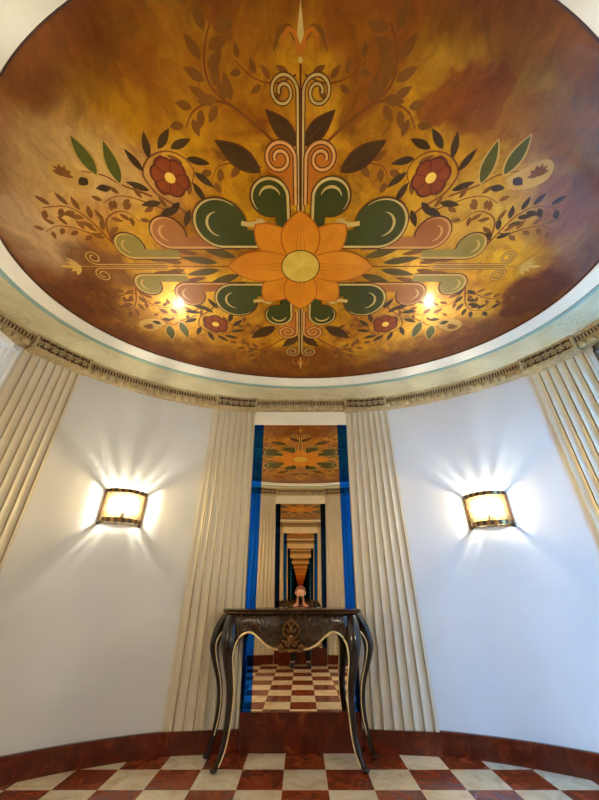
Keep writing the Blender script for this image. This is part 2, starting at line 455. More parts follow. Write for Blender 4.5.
# ------------------------------------------------------------------ frieze and cove
NR = 192
def frieze_pt(a, d=0.0):
    """inner face of the frieze, moved d towards the room"""
    x = X0 + (WA - 0.09 - d) * math.cos(a); y = Y0 + (WB - 0.09 - d) * math.sin(a)
    return x, max(min(y, YF - 0.042 - d), YR + 0.042 + d)
def mural_pt(a, d=0.0): return MX + (MA + d) * math.cos(a), MY + (MB_ + d) * math.sin(a)
def ring_sweep(profile):
    return [[Vector((*fn(a), z)) for fn, z in profile] for a in [2 * PI * i / NR for i in range(NR)]]
fp = lambda d: (lambda a: frieze_pt(a, d)); mp_ = lambda d: (lambda a: mural_pt(a, d))
def lerp_pt(t, d0=0.115, d1=0.03):
    def g(a):
        p = mural_pt(a, d0); q = frieze_pt(a, d1); return p[0] + (q[0] - p[0]) * t, p[1] + (q[1] - p[1]) * t
    return g
w = B(); w.loft(ring_sweep([(mp_(-0.004), 3.017), (mp_(-0.004), 3.010), (mp_(0.004), 3.010), (mp_(0.004), 3.04)]), loop=True)
struct(w.build('trim_3', 'rim'))
w = B(); w.loft(ring_sweep([(mp_(0.004), 3.04), (mp_(0.004), 3.006), (mp_(0.02), 2.999), (mp_(0.06), 2.997), (mp_(0.10), 2.992), (mp_(0.124), 2.986), (mp_(0.126), 2.992), (mp_(0.126), 3.06)]), loop=True)
struct(w.build('trim_4', 'lip'))
w = B(); w.loft(ring_sweep([(mp_(0.126), 3.06), (mp_(0.126), 2.988), (mp_(0.132), 2.978), (mp_(0.146), 2.974), (mp_(0.160), 2.976), (mp_(0.166), 2.990), (mp_(0.166), 3.06)]), loop=True)
struct(w.build('trim_5', 'teal'))
def cove_mat():
    m, nt, b = new_mat('cove with faint painted tracery')
    v = coords(nt)
    base = ramp(nt, noise(nt, v, 5, 5), [(0.35, lin('ccc29a')), (0.65, lin('d8d0ae'))])
    vo = nd(nt, 'ShaderNodeTexVoronoi', feature='DISTANCE_TO_EDGE'); vo.inputs['Scale'].default_value = 16
    wv = nd(nt, 'ShaderNodeTexNoise'); wv.inputs['Scale'].default_value = 6; nt.links.new(v, wv.inputs['Vector'])
    mx = mixc(nt, 0.35, v, wv.outputs['Color']); nt.links.new(mx, vo.inputs['Vector'])
    f = ramp(nt, vo.outputs[0], [(0.0, (1, 1, 1, 1)), (0.07, (0, 0, 0, 1))])
    f2 = ramp(nt, noise(nt, v, 4, 3), [(0.45, (0, 0, 0, 1)), (0.6, (0.55, 0.55, 0.55, 1))])
    ff = mixc(nt, 1.0, f, f2, 'MULTIPLY')
    nt.links.new(mixc(nt, ff, base, lin('8a8a66')), b.inputs['Base Color']); b.inputs['Roughness'].default_value = 0.5
    return m
M['covetrace'] = cove_mat()
w = B(); prof = [(mp_(0.166), 3.06), (mp_(0.166), 2.992)]
for i in range(1, 9):
    t = i / 8; prof.append((lerp_pt(t, 0.166, 0.03), 2.992 + 0.026 * t + 0.012 * math.sin(PI * t)))
prof += [(fp(-0.05), 3.018), (fp(-0.05), 3.06)]
w.loft(ring_sweep(prof), loop=True)
struct(w.build('ceiling_cove', 'covetrace'))
w = B(); w.loft(ring_sweep([(fp(0.03), 3.024), (fp(0.034), 3.012), (fp(0.028), 2.998), (fp(0.0), 2.998), (fp(0.0), 2.952), (fp(0.014), 2.948), (fp(0.014), 2.940), (fp(-0.004), 2.938), (fp(-0.012), 2.898), (fp(-0.20), 2.898), (fp(-0.20), 3.024)]), loop=True)
struct(w.build('trim_6', 'goldpale'))
w = B(); w.loft(ring_sweep([(fp(0.006), 2.995), (fp(0.006), 2.955), (fp(-0.02), 2.955), (fp(-0.02), 2.995)]), loop=True)  # dark strip behind the dentils, recess shade put into its colour
struct(w.build('trim_7', 'brown'))
# small dentils and egg-shaped beads: step along the frieze by arc length
def along(step, d):
    pts = []; fine = [2 * PI * i / 4000 for i in range(4001)]; acc = step / 2; prev = frieze_pt(0, d)
    for a in fine[1:]:
        q = frieze_pt(a, d); acc += math.hypot(q[0] - prev[0], q[1] - prev[1])
        if acc >= step:
            acc -= step; t = math.atan2(q[1] - prev[1], q[0] - prev[0]); pts.append((q[0], q[1], t))
        prev = q
    return pts
w = B()
for x, y, t in along(0.027, 0.010):
    w.box((x, y, 2.975), (0.012, 0.012, 0.040), rot=Matrix.Rotation(t, 3, 'Z'))
struct(w.build('trim_8', 'goldpale', smooth=0))
w = B()
for x, y, t in along(0.075, 0.004):
    w.sphere((x, y, 2.910), (0.036, 0.022, 0.032), 10, 6, rot=Matrix.Rotation(t, 3, 'Z'))
struct(w.build('trim_9', 'goldpale'))

# ------------------------------------------------------------------ pilasters
def pilaster(P0, P1, Q0, Q1, label, nfl=7):
    """P0,P1: front corners at the foot (left, right seen from the room); Q0,Q1 at the head"""
    P0, P1, Q0, Q1 = map(Vector, (P0, P1, Q0, Q1))
    mid = (P0 + P1) / 2
    root = thing('pilaster', label, 'pilaster', (mid.x, mid.y, 0), 0, 'fluted cream pilasters around the oval room')
    L = Vector((mid.x, mid.y, 0))
    ctr = Vector((X0, YC))
    def frame(A, C):
        t = (C - A); W = t.length; t = t / W; n = Vector((-t.y, t.x))
        if n.dot(ctr - (A + C) / 2) < 0: n = -n
        return t, n, W
    bk = lambda p: -0.03 if abs(p.x) < 0.6 else -0.16
    prof = [(0, bk(P0)), (0, 0.0), (0.03, 0.0)]
    span = 0.94 / nfl
    for k in range(nfl):
        s0 = 0.03 + span * k
        for u, d in ((0.02, 0.0), (0.10, -0.003), (0.24, -0.0055), (0.40, -0.0065), (0.56, -0.0055), (0.70, -0.002), (0.73, 0.0), (0.765, -0.012), (0.80, -0.016), (0.835, -0.012), (0.87, 0.0), (0.93, 0.003), (0.985, 0.0)):
            prof.append((s0 + span * u, d))
    prof += [(1.0, 0.0), (1.0, bk(P1))]
    def ring(A, C, z):
        t, n, W = frame(A, C)
        return [Vector((*(A + t * (W * s_) + n * d), z)) for s_, d in prof]
    w = B(); w.loft([ring(P0, P1, 0.128), ring(Q0, Q1, HC + 0.01)])
    w.build('shaft', 'pilaster', root, 25, L)
    t, n, W = frame(P0, P1)
    w = B()
    pl = [(0.0, bk(P0)), (0.0, 0.012), (W, 0.012), (W, bk(P1))]
    w.prism([tuple(P0 + t * s_ + n * d) for s_, d in pl], 0.0, 0.13)
    w.build('plinth', 'marble', root, 0, L)
    # capital: framed panel on the frieze, carved with scrolls
    z0, z1 = HC - 0.004, 3.016
    def fa(p): return math.atan2((p.y - Y0) / (WB - 0.12), (p.x - X0) / (WA - 0.12))
    g0, g1 = fa(Q0), fa(Q1)
    if g1 - g0 > PI: g1 -= 2 * PI
    if g0 - g1 > PI: g0 -= 2 * PI
    W = (Q1 - Q0).length
    def F(s_, d): return frieze_pt(g0 + (g1 - g0) * s_ / W, d)
    def P(s_, d, z): return Vector((*F(s_, d), z))
    def slabs(sa, sb, d0, d1, za, zb, w):
        n_ = 10; rings = []
        for i in range(n_ + 1):
            s_ = sa + (sb - sa) * i / n_; p = F(s_, d0); q = F(s_, d1)
            rings.append([Vector((*p, za)), Vector((*q, za)), Vector((*q, zb)), Vector((*p, zb))])
        w.loft(rings)
    w = B(); slabs(-0.002, W + 0.002, -0.10, 0.038, z0, z1, w)
    cap = w.build('capital', 'brown', root, 20, L); zb = z0 - 0.006
    w = B()
    for sa, sb, za, zb in ((-0.008, W + 0.008, z0 - 0.002, z0 + 0.014), (-0.008, W + 0.008, z1 - 0.014, z1 + 0.003), (-0.008, 0.012, z0 + 0.014, z1 - 0.014), (W - 0.012, W + 0.008, z0 + 0.014, z1 - 0.014)):
        slabs(sa, sb, 0.03, 0.054, za, zb, w)
    slabs(-0.008, W + 0.008, -0.10, 0.054, z0 - 0.008, z0 - 0.0005, w)
    w.build('capital_frame', 'goldpale', cap, 20, L)
    w = B(); zc = (z0 + z1) / 2; ns = 7
    pa, pb = F(0, 0.04), F(W, 0.04); t = Vector((pb[0] - pa[0], pb[1] - pa[1])).normalized()
    for k in range(ns):
        sc = W * (k + 0.5) / ns; sg = 1 if k % 2 else -1
        pts = []
        for q in range(22):
            a = q / 21 * 3.4 * PI; r = 0.006 + 0.024 * q / 21
            pts.append(P(sc + r * math.cos(a), 0.042, zc + sg * r * math.sin(a)))
        w.tube(pts, [0.003 + 0.0025 * q / 21 for q in range(22)], 6)
        for da in (0.4, 1.5, 2.6, 3.7, 4.8):
            c = P(sc + 0.031 * math.cos(da), 0.041, zc + 0.041 * math.sin(da))
            w.sphere(c, (0.010, 0.006, 0.0045), 6, 4, rot=Matrix.Rotation(math.atan2(t.y, t.x), 3, 'Z') @ Matrix.Rotation(-da, 3, 'Y'))
        w.sphere(P(sc, 0.042, zc), (0.009, 0.008, 0.009), 8, 5)
    w.build('carved_relief', 'goldpale', cap, 40, L)
    return root
FY = lambda y: 2 * YC - y
T = 'tall fluted cream pilaster with carved gilt capital '
pilaster((-1.04, 3.415), (-0.475, YF + 0.007), (-1.0, 3.395), (-0.535, YF + 0.007), T + 'just left of the tall mirror and console')
pilaster((0.475, YF + 0.007), (1.04, 3.415), (0.535, YF + 0.007), (1.0, 3.395), T + 'just right of the tall mirror and console')
OL0, OL1, OR0, OR1 = (-2.43, 2.31), (-2.15, 2.70), (2.26, 2.71), (2.52, 2.33)
pilaster(OL0, OL1, OL0, OL1, T + 'at far left beside the white door')
pilaster(OR0, OR1, OR0, OR1, T + 'at far right edge, in bluish daylight', 6)
pilaster((-0.475, YR - 0.007), (-1.04, FY(3.415)), (-0.535, YR - 0.007), (-1.0, FY(3.395)), 'cream fluted pilaster reflected in the tall mirror, left of the crouching person')
pilaster((1.04, FY(3.415)), (0.475, YR - 0.007), (1.0, FY(3.395)), (0.535, YR - 0.007), 'cream fluted pilaster reflected in the tall mirror, right of the crouching person')
fy = lambda p: (p[0], FY(p[1]))
pilaster(fy(OL1), fy(OL0), fy(OL1), fy(OL0), 'cream fluted pilaster behind the camera, on the rear side of the white door')
pilaster(fy(OR1), fy(OR0), fy(OR1), fy(OR0), 'cream fluted pilaster behind the camera, on the rear side of the window')

# ------------------------------------------------------------------ mirrors
def pier_mirror(name, y, s, label):
    root = thing('pier_mirror', label, 'mirror', (0, y, 0.228), 0, 'facing mirrors'); L = Vector((0, y, 0.228))
    z0, z1 = 0.228, 2.714
    def slab(xa0, xb0, xa1, xb1, d0, d1):
        w = B(); w.loft([[Vector((xa0, y + s * d0, z0)), Vector((xb0, y + s * d0, z0)), Vector((xb0, y + s * d1, z0)), Vector((xa0, y + s * d1, z0))],
                         [Vector((xa1, y + s * d0, z1)), Vector((xb1, y + s * d0, z1)), Vector((xb1, y + s * d1, z1)), Vector((xa1, y + s * d1, z1))]]); return w
    slab(-0.385, 0.385, -0.422, 0.422, 0.004, 0.012).build('mirror_pane', 'mirror', root, 0, L)
    for q in (-1, 1):
        e = (q * 0.386, q * 0.466, q * 0.4225, q * 0.527)
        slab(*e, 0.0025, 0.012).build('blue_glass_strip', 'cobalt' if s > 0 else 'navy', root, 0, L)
    slab(-0.464, 0.464, -0.525, 0.525, 0.0125, 0.03).build('backing_board', 'brown', root, 0, L)
pier_mirror('m', YF, 1, 'tall mirror with cobalt blue side strips standing behind the dark console table')
pier_mirror('m', YR, -1, 'facing tall mirror with navy strips, seen only inside the mirror behind the crouching person')

# ------------------------------------------------------------------ side bays: window (left) and door (right)
def window():
    root = bpy.data.objects.new('window_1', None); COL.objects.link(root); root['kind'] = 'structure'
    x = 2.64; root.location = (x, 1.6, 0); L = Vector((x, 1.6, 0)); y0, y1, zt = BAY0 - 0.04, BAY1 + 0.05, 2.90
    w = B()
    for yy in (y0 + 0.04, y1 - 0.04): w.box((x, yy, zt / 2), (0.16, 0.08, zt))
    w.box((x, 1.6, zt - 0.03), (0.16, y1 - y0, 0.06)); w.box((x, 1.6, 0.08), (0.16, y1 - y0, 0.16))
    w.build('window_frame', 'greypaint', root, 0, L)
    ya, yb = y0 + 0.08, y1 - 0.08; n = 2; wd = (yb - ya) / n
    for k in range(n):
        a0 = ya + wd * k; a1 = a0 + wd; w = B()
        for yy in (a0 + 0.025, a1 - 0.025): w.box((x + 0.02, yy, 1.49), (0.05, 0.05, 2.66))
        for zz in (0.20, 2.80): w.box((x + 0.02, (a0 + a1) / 2, zz), (0.05, wd - 0.10, 0.06))
        for zz in (0.95, 1.65, 2.30): w.box((x + 0.02, (a0 + a1) / 2, zz), (0.03, wd - 0.10, 0.025))
        c = w.build('window_sash', 'greypaint', root, 0, L)
        w = B(); w.box((x + 0.02, (a0 + a1) / 2, 1.49), (0.006, wd - 0.08, 2.56)); w.build('pane', 'pane', c, 0, L)
window()
def door():
    root = bpy.data.objects.new('door_1', None); COL.objects.link(root); root['kind'] = 'structure'
    x = -2.54; root.location = (x, 1.6, 0); L = Vector((x, 1.6, 0)); y0, y1, zt = BAY0 - 0.04, BAY1 + 0.05, 2.90
    w = B()
    for sy, ye in ((1, y0), (-1, y1)):
        for k, (d, dep) in enumerate(((0.0, 0.10), (0.055, 0.07), (0.085, 0.045), (0.125, 0.02))):
            w.box((x - 0.06 + dep / 2, ye + sy * (d + 0.02), zt / 2), (0.08 + dep, 0.05 if k else 0.06, zt))
    w.box((x - 0.02, 1.6, zt - 0.03), (0.16, y1 - y0, 0.06))
    w.build('door_frame', 'whitepaint', root, 0, L)
    ya, yb = y0 + 0.16, y1 - 0.16; wd = (yb - ya) / 2
    for k in range(2):
        a0 = ya + wd * k; w = B(); w.box((x - 0.08, a0 + wd / 2, 1.41), (0.05, wd - 0.006, 2.82))
        for za, zb in ((0.25, 1.0), (1.15, 2.65)):
            w.box((x - 0.053, a0 + wd / 2, za), (0.02, wd - 0.2, 0.03)); w.box((x - 0.053, a0 + wd / 2, zb), (0.02, wd - 0.2, 0.03))
            for yy in (a0 + 0.1, a0 + wd - 0.1): w.box((x - 0.053, yy, (za + zb) / 2), (0.02, 0.03, zb - za))
        c = w.build('door_leaf', 'whitepaint', root, 0, L)
        hy = a0 + (wd - 0.06 if k == 0 else 0.06); w = B()
        w.tube([(x - 0.055, hy, 1.05), (x - 0.015, hy, 1.05), (x - 0.01, hy + (-0.1 if k == 0 else 0.1), 1.05)], 0.009, 8)
        w.build('door_handle', 'steel', c, 40, L)
door()

# ------------------------------------------------------------------ the painted ceiling
mural_c = Vector((0, 1.563, ZM)); MK = 0.96
w = B(); n = 128
ol = [((MX + (MA + 0.003) * math.cos(2 * PI * i / n)) / MK, (MY - 1.563 + (MB_ + 0.003) * math.sin(2 * PI * i / n)) / MK) for i in range(n)]
w.loft([[Vector((x, y, 0.0)) for x, y in ol], [Vector((x, y, 0.03)) for x, y in ol]])
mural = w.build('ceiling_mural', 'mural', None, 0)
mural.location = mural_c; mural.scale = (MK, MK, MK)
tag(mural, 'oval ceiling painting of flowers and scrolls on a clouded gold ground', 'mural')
def LZ(k): return -0.0004 * k
def arc(cx, cy, r, a0, a1, n=24): return [(cx + r * math.cos(math.radians(a0 + (a1 - a0) * i / n)), cy + r * math.sin(math.radians(a0 + (a1 - a0) * i / n))) for i in range(n + 1)]
class Q:
    """painted shapes given in one quarter (u outwards, v towards the rim), placed with signs"""
    def __init__(s, su, sv): s.b = B(); s.su = su; s.sv = sv; s.mats = []
    def mi(s, k):
        if k not in s.mats: s.mats.append(k)
        return s.mats.index(k)
    def t(s, pts): return [(s.su * p[0], s.sv * p[1]) for p in pts]
    def poly(s, pts, k, mat): s.b.poly(s.t(pts), LZ(k), s.mi(mat))
    def stroke(s, pts, wd, k, mat): s.b.stroke(s.t(pts), wd, LZ(k), s.mi(mat))
    def leaf(s, p0, p1, wd, k, mat, rib=None, rim=None):
        s.nl = (getattr(s, 'nl', 0) + 1) % 40; k = k + 0.02 * s.nl
        p0 = Vector(p0); p1 = Vector(p1); d = p1 - p0; L = d.length; d = d / L; nn = Vector((-d.y, d.x))
        up = []; dn = []
        for i in range(13):
            t = i / 12; h = wd / 2 * math.sin(PI * t ** 0.85) ** 0.9 if 0 < t < 1 else 0
            c = p0 + d * (L * t); up.append(tuple(c + nn * h)); dn.append(tuple(c - nn * h))
        out = up + dn[::-1][1:-1]
        if rim:
            c0 = (p0 + p1) / 2
            s.poly([tuple(Vector(c0) + (Vector(p) - Vector(c0)) * 1.0 + (Vector(p) - Vector(c0)).normalized() * 0.012) for p in out], k - 0.5, rim)
        s.poly(out, k, mat)
        if rib: s.stroke([tuple(p0 + d * L * (0.05 + 0.85 * i / 6)) for i in range(7)], lambda t: 0.007 * (1 - 0.7 * t), k + 0.5, rib)
    def build(s, name, parent): return s.b.build(name, ['p_' + k for k in s.mats], parent, 0, None, True, True)

def swap(pts, sw): return [(q, p) for p, q in pts] if sw else pts
def paddle(qd, p, q, r, end, sw, k, fill, line, dark='outline', curl=0.5, stemw=0.7, lw=0.016):
    a_end = 200
    pts = [(end, q - r), (p, q - r)] + arc(p, q, r, -90, a_end, 40) + [(p - r * 0.95, q - r + 2 * r * stemw * 0.55), (end, q - r + 2 * r * stemw * 0.5)]
    big = [(end, q - r - 0.010), (p, q - r - 0.010)] + arc(p, q, r + 0.010, -90, a_end, 40) + [(p - r * 0.95, q - r + 2 * r * stemw * 0.55), (end, q - r + 2 * r * stemw * 0.5)]
    qd.poly(swap(big, sw), k, dark); qd.poly(swap(pts, sw), k + 1, fill)
    ln = [(end + (p - end) * i / 10, q - r + lw * 0.4) for i in range(10)] + arc(p, q, r - lw * 0.4, -90, 130, 36)
    qd.stroke(swap(ln, sw), lambda t: lw * (1 - 0.75 * max(0, t - 0.6) / 0.4), k + 2, line)
    qd.stroke(swap(arc(p, q, r * curl, -75, 80, 20), sw), lambda t: 0.004 + lw * 0.8 * math.sin(PI * t), k + 2, line)
def spiral(cx, cy, r0, r1, a0, turns, n=40):
    return [(cx + (r0 + (r1 - r0) * i / n) * math.cos(math.radians(a0 + 360 * turns * i / n)), cy + (r0 + (r1 - r0) * i / n) * math.sin(math.radians(a0 + 360 * turns * i / n))) for i in range(n + 1)]
def volute(qd, p, q, r, end, sw, k, line, dark, fill=None, lw=0.014):
    """outline scroll: straight shaft at q-r, then a spiral"""
    ln = [(end + (p - end) * i / 12, q - r) for i in range(12)] + spiral(p, q, r, r * 0.28, -90, 1.55, 50)
    if fill: qd.poly(swap(arc(p, q, r, 0, 355, 36), sw), k, fill); qd.poly(swap([(end, q - r), (p, q - r), (p, q - 0.1 * r), (end, q - 0.35 * r)], sw), k + 0.3, fill)
    qd.stroke(swap(ln, sw), lw * 2.0, k + 0.6, dark); qd.stroke(swap(ln, sw), lw, k + 1.2, line)

for su in (-1, 1):
    for sv in (-1, 1):
        # outlying sprays of vine and leaves (lowest layer)
        g = Q(su, sv)
        def vine(pts, wd=0.012, mat='vine', leaves=0, lf='leafbrown', ln=0.10, lw=0.035, start=0.15, sides=(1, -1)):
            g.nv = getattr(g, 'nv', 0) + 1
            c = catmull(pts, 8); g.stroke(c, lambda t: wd * (1 - 0.6 * t), 0.6 + 0.04 * g.nv, mat)
            for i in range(leaves):
                t = start + (0.98 - start) * i / max(1, leaves - 1); j = min(len(c) - 2, int(t * (len(c) - 1)))
                p = Vector(c[j]); d = (Vector(c[j + 1]) - p).normalized(); nn = Vector((-d.y, d.x)) * sides[i % len(sides)]
                a = p + nn * 0.015; dirv = (d * 0.75 + nn * 0.8).normalized()
                g.leaf(a, a + dirv * ln * (1 - 0.25 * t), lw, 1.5, lf)
        vine([(0.10, 0.74), (0.172, 0.809), (0.258, 0.878), (0.34, 0.935), (0.412, 0.988), (0.439, 1.039), (0.438, 1.1), (0.412, 1.169), (0.383, 1.216)], 0.016, 'vine', 9, 'leafbrown', 0.12, 0.045, 0.4)
        vine([(0.34, 0.935), (0.405, 0.954), (0.483, 0.939), (0.546, 0.907), (0.595, 0.844)], 0.014, 'vine', 7, 'leafbrown', 0.10, 0.04)
        ring = [(0.640, 0.30), (0.683, 0.345), (0.755, 0.429), (0.854, 0.502), (0.897, 0.57), (0.905, 0.635), (0.845, 0.706), (0.757, 0.738), (0.685, 0.730), (0.630, 0.690), (0.612, 0.635), (0.640, 0.570)]
        vine(ring, 0.014, 'vine')
        for cx_, cy_ in [(0.833, 0.768), (0.729, 0.797), (0.645, 0.775), (0.930, 0.696), (0.965, 0.559), (0.925, 0.455), (0.794, 0.421), (0.728, 0.361), (0.571, 0.691), (0.560, 0.592), (0.607, 0.520), (0.85, 0.40)]:
            d = Vector((cx_ - 0.757, cy_ - 0.61)).normalized(); tg = Vector((-d.y, d.x)) * 0.5 + d * 0.7; tg.normalize()
            c0 = Vector((cx_, cy_)); g.leaf(c0 - tg * 0.065, c0 + tg * 0.065, 0.042, 2, 'leaf')
        for cx_, cy_, a in [(0.70, 0.70, 30), (0.80, 0.695, 140), (0.85, 0.61, 80), (0.84, 0.54, 60), (0.66, 0.55, 110)]:
            d = Vector((math.cos(math.radians(a)), math.sin(math.radians(a)))); c0 = Vector((cx_, cy_)); g.leaf(c0 - d * 0.045, c0 + d * 0.045, 0.03, 2, 'leafbrown')
        # the two large leaves by the axis
        g.leaf((0.235, 0.640), (0.452, 0.787), 0.095, 3, 'leaf', 'outline', 'outline')
        g.leaf((0.020, 0.770), (0.168, 0.915), 0.070, 3, 'leaf', 'outline', 'outline')
        # outer branch with tall leaves and a pale seed pod
        vine([(0.901, 0.50), (0.983, 0.534), (1.065, 0.57), (1.131, 0.614), (1.218, 0.635), (1.30, 0.646)], 0.013, 'vine')
        g.leaf((1.175, 0.622), (1.215, 0.812), 0.075, 3, 'leafgreen', None, 'pale'); g.leaf((1.063, 0.575), (1.054, 0.790), 0.070, 3, 'leafgreen', None, 'pale')
        g.poly(catmull([(1.20, 0.60), (1.28, 0.66), (1.37, 0.70), (1.43, 0.67), (1.44, 0.60), (1.37, 0.55), (1.25, 0.54), (1.20, 0.60)], 6)[:-1], 1.2, 'pale')
        for i in range(6):
            a = math.radians(20 + 36 * i); c0 = Vector((1.367, 0.625)); d = Vector((math.cos(a), math.sin(a))); g.leaf(c0 - d * 0.015, c0 + d * 0.055, 0.03, 2.2 + 0.1 * i, 'leafbrown')
        g.leaf((1.24, 0.60), (1.31, 0.568), 0.045, 2.2, 'leaf'); g.leaf((1.13, 0.55), (1.22, 0.545), 0.042, 2.2, 'leaf')
        vine([(1.246, 0.079), (1.299, 0.20), (1.345, 0.318), (1.395, 0.396), (1.476, 0.44), (1.62, 0.43)], 0.013, 'vine', 12, 'leaf' if su > 0 else 'leafbrown', 0.105, 0.036, 0.2)
        vine([(1.295, 0.20), (1.262, 0.338), (1.187, 0.397), (1.102, 0.404), (1.043, 0.338)], 0.011, 'vine', 8, 'leafbrown', 0.085, 0.03)
        vine([(1.32, 0.26), (1.40, 0.26), (1.50, 0.30), (1.60, 0.31), (1.70, 0.27)], 0.011, 'vine', 9, 'leafbrown', 0.08, 0.03)
        vine([(0.80, 0.40), (0.90, 0.44), (1.02, 0.49), (1.12, 0.50), (1.22, 0.46)], 0.010, 'vine', 7, 'leafbrown', 0.08, 0.03)
        vine([(0.02, 1.05), (0.12, 1.02), (0.22, 1.04), (0.30, 1.10)], 0.009, 'vine', 7, 'leafbrown', 0.07, 0.028)
        vine([(0.22, 0.66), (0.36, 0.68), (0.47, 0.66), (0.52, 0.58)], 0.009, 'vine', 6, 'leafbrown', 0.09, 0.04)
        # leaves along the long axis
        for p0, p1, wd, mt in (((0.46, 0.075), (0.70, 0.155), 0.065, 'olive'), ((0.60, 0.030), (0.86, 0.075), 0.060, 'olive'), ((0.72, 0.10), (0.90, 0.14), 0.04, 'leafbrown'), ((0.86, 0.03), (1.04, 0.065), 0.045, 'leafbrown'), ((0.98, 0.045), (1.14, 0.075), 0.035, 'leafbrown')):
            g.leaf(p0, p1, wd, 3, mt)
        volute(g, 1.485, 0.075, 0.058, 0.98, False, 2, 'pale', 'vine', None, 0.010)
        g.build('leaf_spray', mural)
        g = Q(su, sv); paddle(g, 1.185, 0.165, 0.098, 0.86, False, 5, 'teal', 'pale'); g.build('grey_green_scroll', mural)
        g = Q(su, sv); paddle(g, 0.885, 0.262, 0.113, 0.42, False, 8, 'pink', 'palesalmon'); g.build('pink_scroll', mural)
        g = Q(su, sv); volute(g, 0.990, 0.084, 0.070, 0.40, True, 6, 'cream', 'outline', None, 0.011); g.build('cream_volute', mural)
        g = Q(su, sv); volute(g, 0.705, 0.118, 0.088, 0.45, True, 9, 'palesalmon', 'outline', 'salmon', 0.015); g.build('orange_scroll', mural)
        g = Q(su, sv); paddle(g, 0.525, 0.325, 0.168, 0.20, False, 12, 'green', 'cream', curl=0.5)
        g.stroke(catmull([(0.385, 0.335), (0.34, 0.325), (0.29, 0.33), (0.265, 0.35), (0.24, 0.335)], 5), 0.032, 14, 'cream'); g.build('green_scroll', mural)
        g = Q(su, sv); paddle(g, 0.495, 0.186, 0.115, 0.20, True, 12.5, 'green', 'cream', curl=0.55); g.build('green_scroll', mural)
        # red rosette
        g = Q(su, sv); c0 = Vector((0.757, 0.605))
        for ring_, rr, mt, k in ((0, 0.062, 'reddark', 4), (1, 0.055, 'red', 5)):
            for i in range(6):
                a = 2 * PI * i / 6 + 0.3; p = c0 + Vector((math.cos(a), math.sin(a))) * 0.052
                g.poly(arc(p.x, p.y, rr - 0.006 * ring_, 0, 345, 15), k + 0.1 * i, mt)
        for i in range(6):
            a = 2 * PI * i / 6 + 0.3 + PI / 6
            g.stroke([tuple(c0 + Vector((math.cos(a), math.sin(a))) * r_) for r_ in (0.03, 0.06, 0.085)], 0.006, 6, 'reddark')
        g.poly(arc(c0.x, c0.y, 0.030, 0, 345, 15), 6.5, 'yellow'); g.build('rosette', mural)
# stem on the short axis, palm fleurons at its ends, star and fleuron on the long axis
for sv in (-1, 1):
    g = Q(1, sv)
    g.stroke([(0, 0.35), (0, 0.6), (0, 0.95)], 0.014, 2, 'reddark'); g.stroke([(0, 0.94), (0, 1.05), (0, 1.10)], 0.009, 2, 'reddark')
    g.poly([(-0.015, 1.18), (0, 1.285), (0.015, 1.18), (0, 1.15)], 4, 'cream'); g.poly(arc(0, 1.10, 0.011, 0, 340, 10), 4, 'cream')
    g.leaf((0, 1.11), (0, 1.21), 0.05, 3, 'salmon')
    for q in (-1, 1):
        for wd, ext, k in ((0.022, 0.12, 3), (0.014, 0.085, 3.4)):
            c = catmull([(0, 1.13), (q * ext * 0.35, 1.195 - 0.02 * (k - 3)), (q * ext * 0.75, 1.19), (q * ext, 1.125)], 6)
            g.stroke(c, lambda t, wd=wd: wd * math.sin(PI * (0.15 + 0.85 * t)) + 0.003, k, 'leafbrown' if k == 3 else 'salmon')
    g.build('palm_fleuron', mural)
for su in (-1, 1):
    g = Q(su, 1); g.stroke([(0.52, 0), (1.0, 0), (1.62, 0)], 0.010, 2.4, 'vine'); g.stroke([(0.95, 0.0), (1.3, 0.0), (1.62, 0)], 0.005, 3, 'pale')
    for a in (-50, -25, 25, 50): g.leaf((1.62, 0), (1.62 + 0.10 * math.cos(math.radians(a)), 0.10 * math.sin(math.radians(a))), 0.03, 3.2, 'pale')
    g.leaf((1.60, 0), (1.78, 0), 0.03, 3.6, 'pale')
    g.build('pale_fleuron', mural)
# sunflower
g = Q(1, 1)
def petal(a, L, wd, k):
    a = math.radians(a); d = Vector((math.cos(a), math.sin(a))); nn = Vector((-d.y, d.x)); up = []; dn = []
    for i in range(15):
        t = i / 14; h = wd / 2 * (0.55 + 0.45 * math.sin(PI * min(1, t * 1.1)) if t < 0.5 else math.cos((t - 0.5) * PI) ** 0.75 if t < 1 else 0)
        c = d * (0.06 + (L - 0.06) * t); up.append(tuple(c + nn * h)); dn.append(tuple(c - nn * h))
    out = up + dn[::-1][1:]
    g.poly([tuple(Vector(p) * 1.0 + (Vector(p) - d * L * 0.55).normalized() * 0.010) for p in out], k, 'orangedark'); g.poly(out, k + 0.4, 'orange')
    for q in (-0.25, 0.0, 0.25):
        g.stroke([tuple(d * (0.13 + (L * 0.85 - 0.13) * i / 6) + nn * (wd * 0.5 * q * (1 - i / 9))) for i in range(7)], lambda t: 0.004 * (1.2 - t), k + 0.8, 'orangedark')
for i, a in enumerate((45, 135, 225, 315)): petal(a * 1.0 + (3 if a in (45, 225) else -3), 0.435, 0.235, 16 + 0.05 * i)
for i, (a, L) in enumerate(((90, 0.41), (270, 0.41), (0, 0.525), (180, 0.525))): petal(a, L, 0.25, 18 + 0.05 * i)
sun = g.build('sunflower', mural)
g = Q(1, 1); g.poly(arc(0, 0, 0.142, 0, 352, 44), 20, 'outline'); g.poly(arc(0, 0, 0.134, 0, 352, 44), 21, 'eye')
for r_ in (0.045, 0.075, 0.105): g.stroke(arc(0, 0, r_, 0, 360, 40), 0.003, 22, 'pale')
g.build('flower_eye', sun)

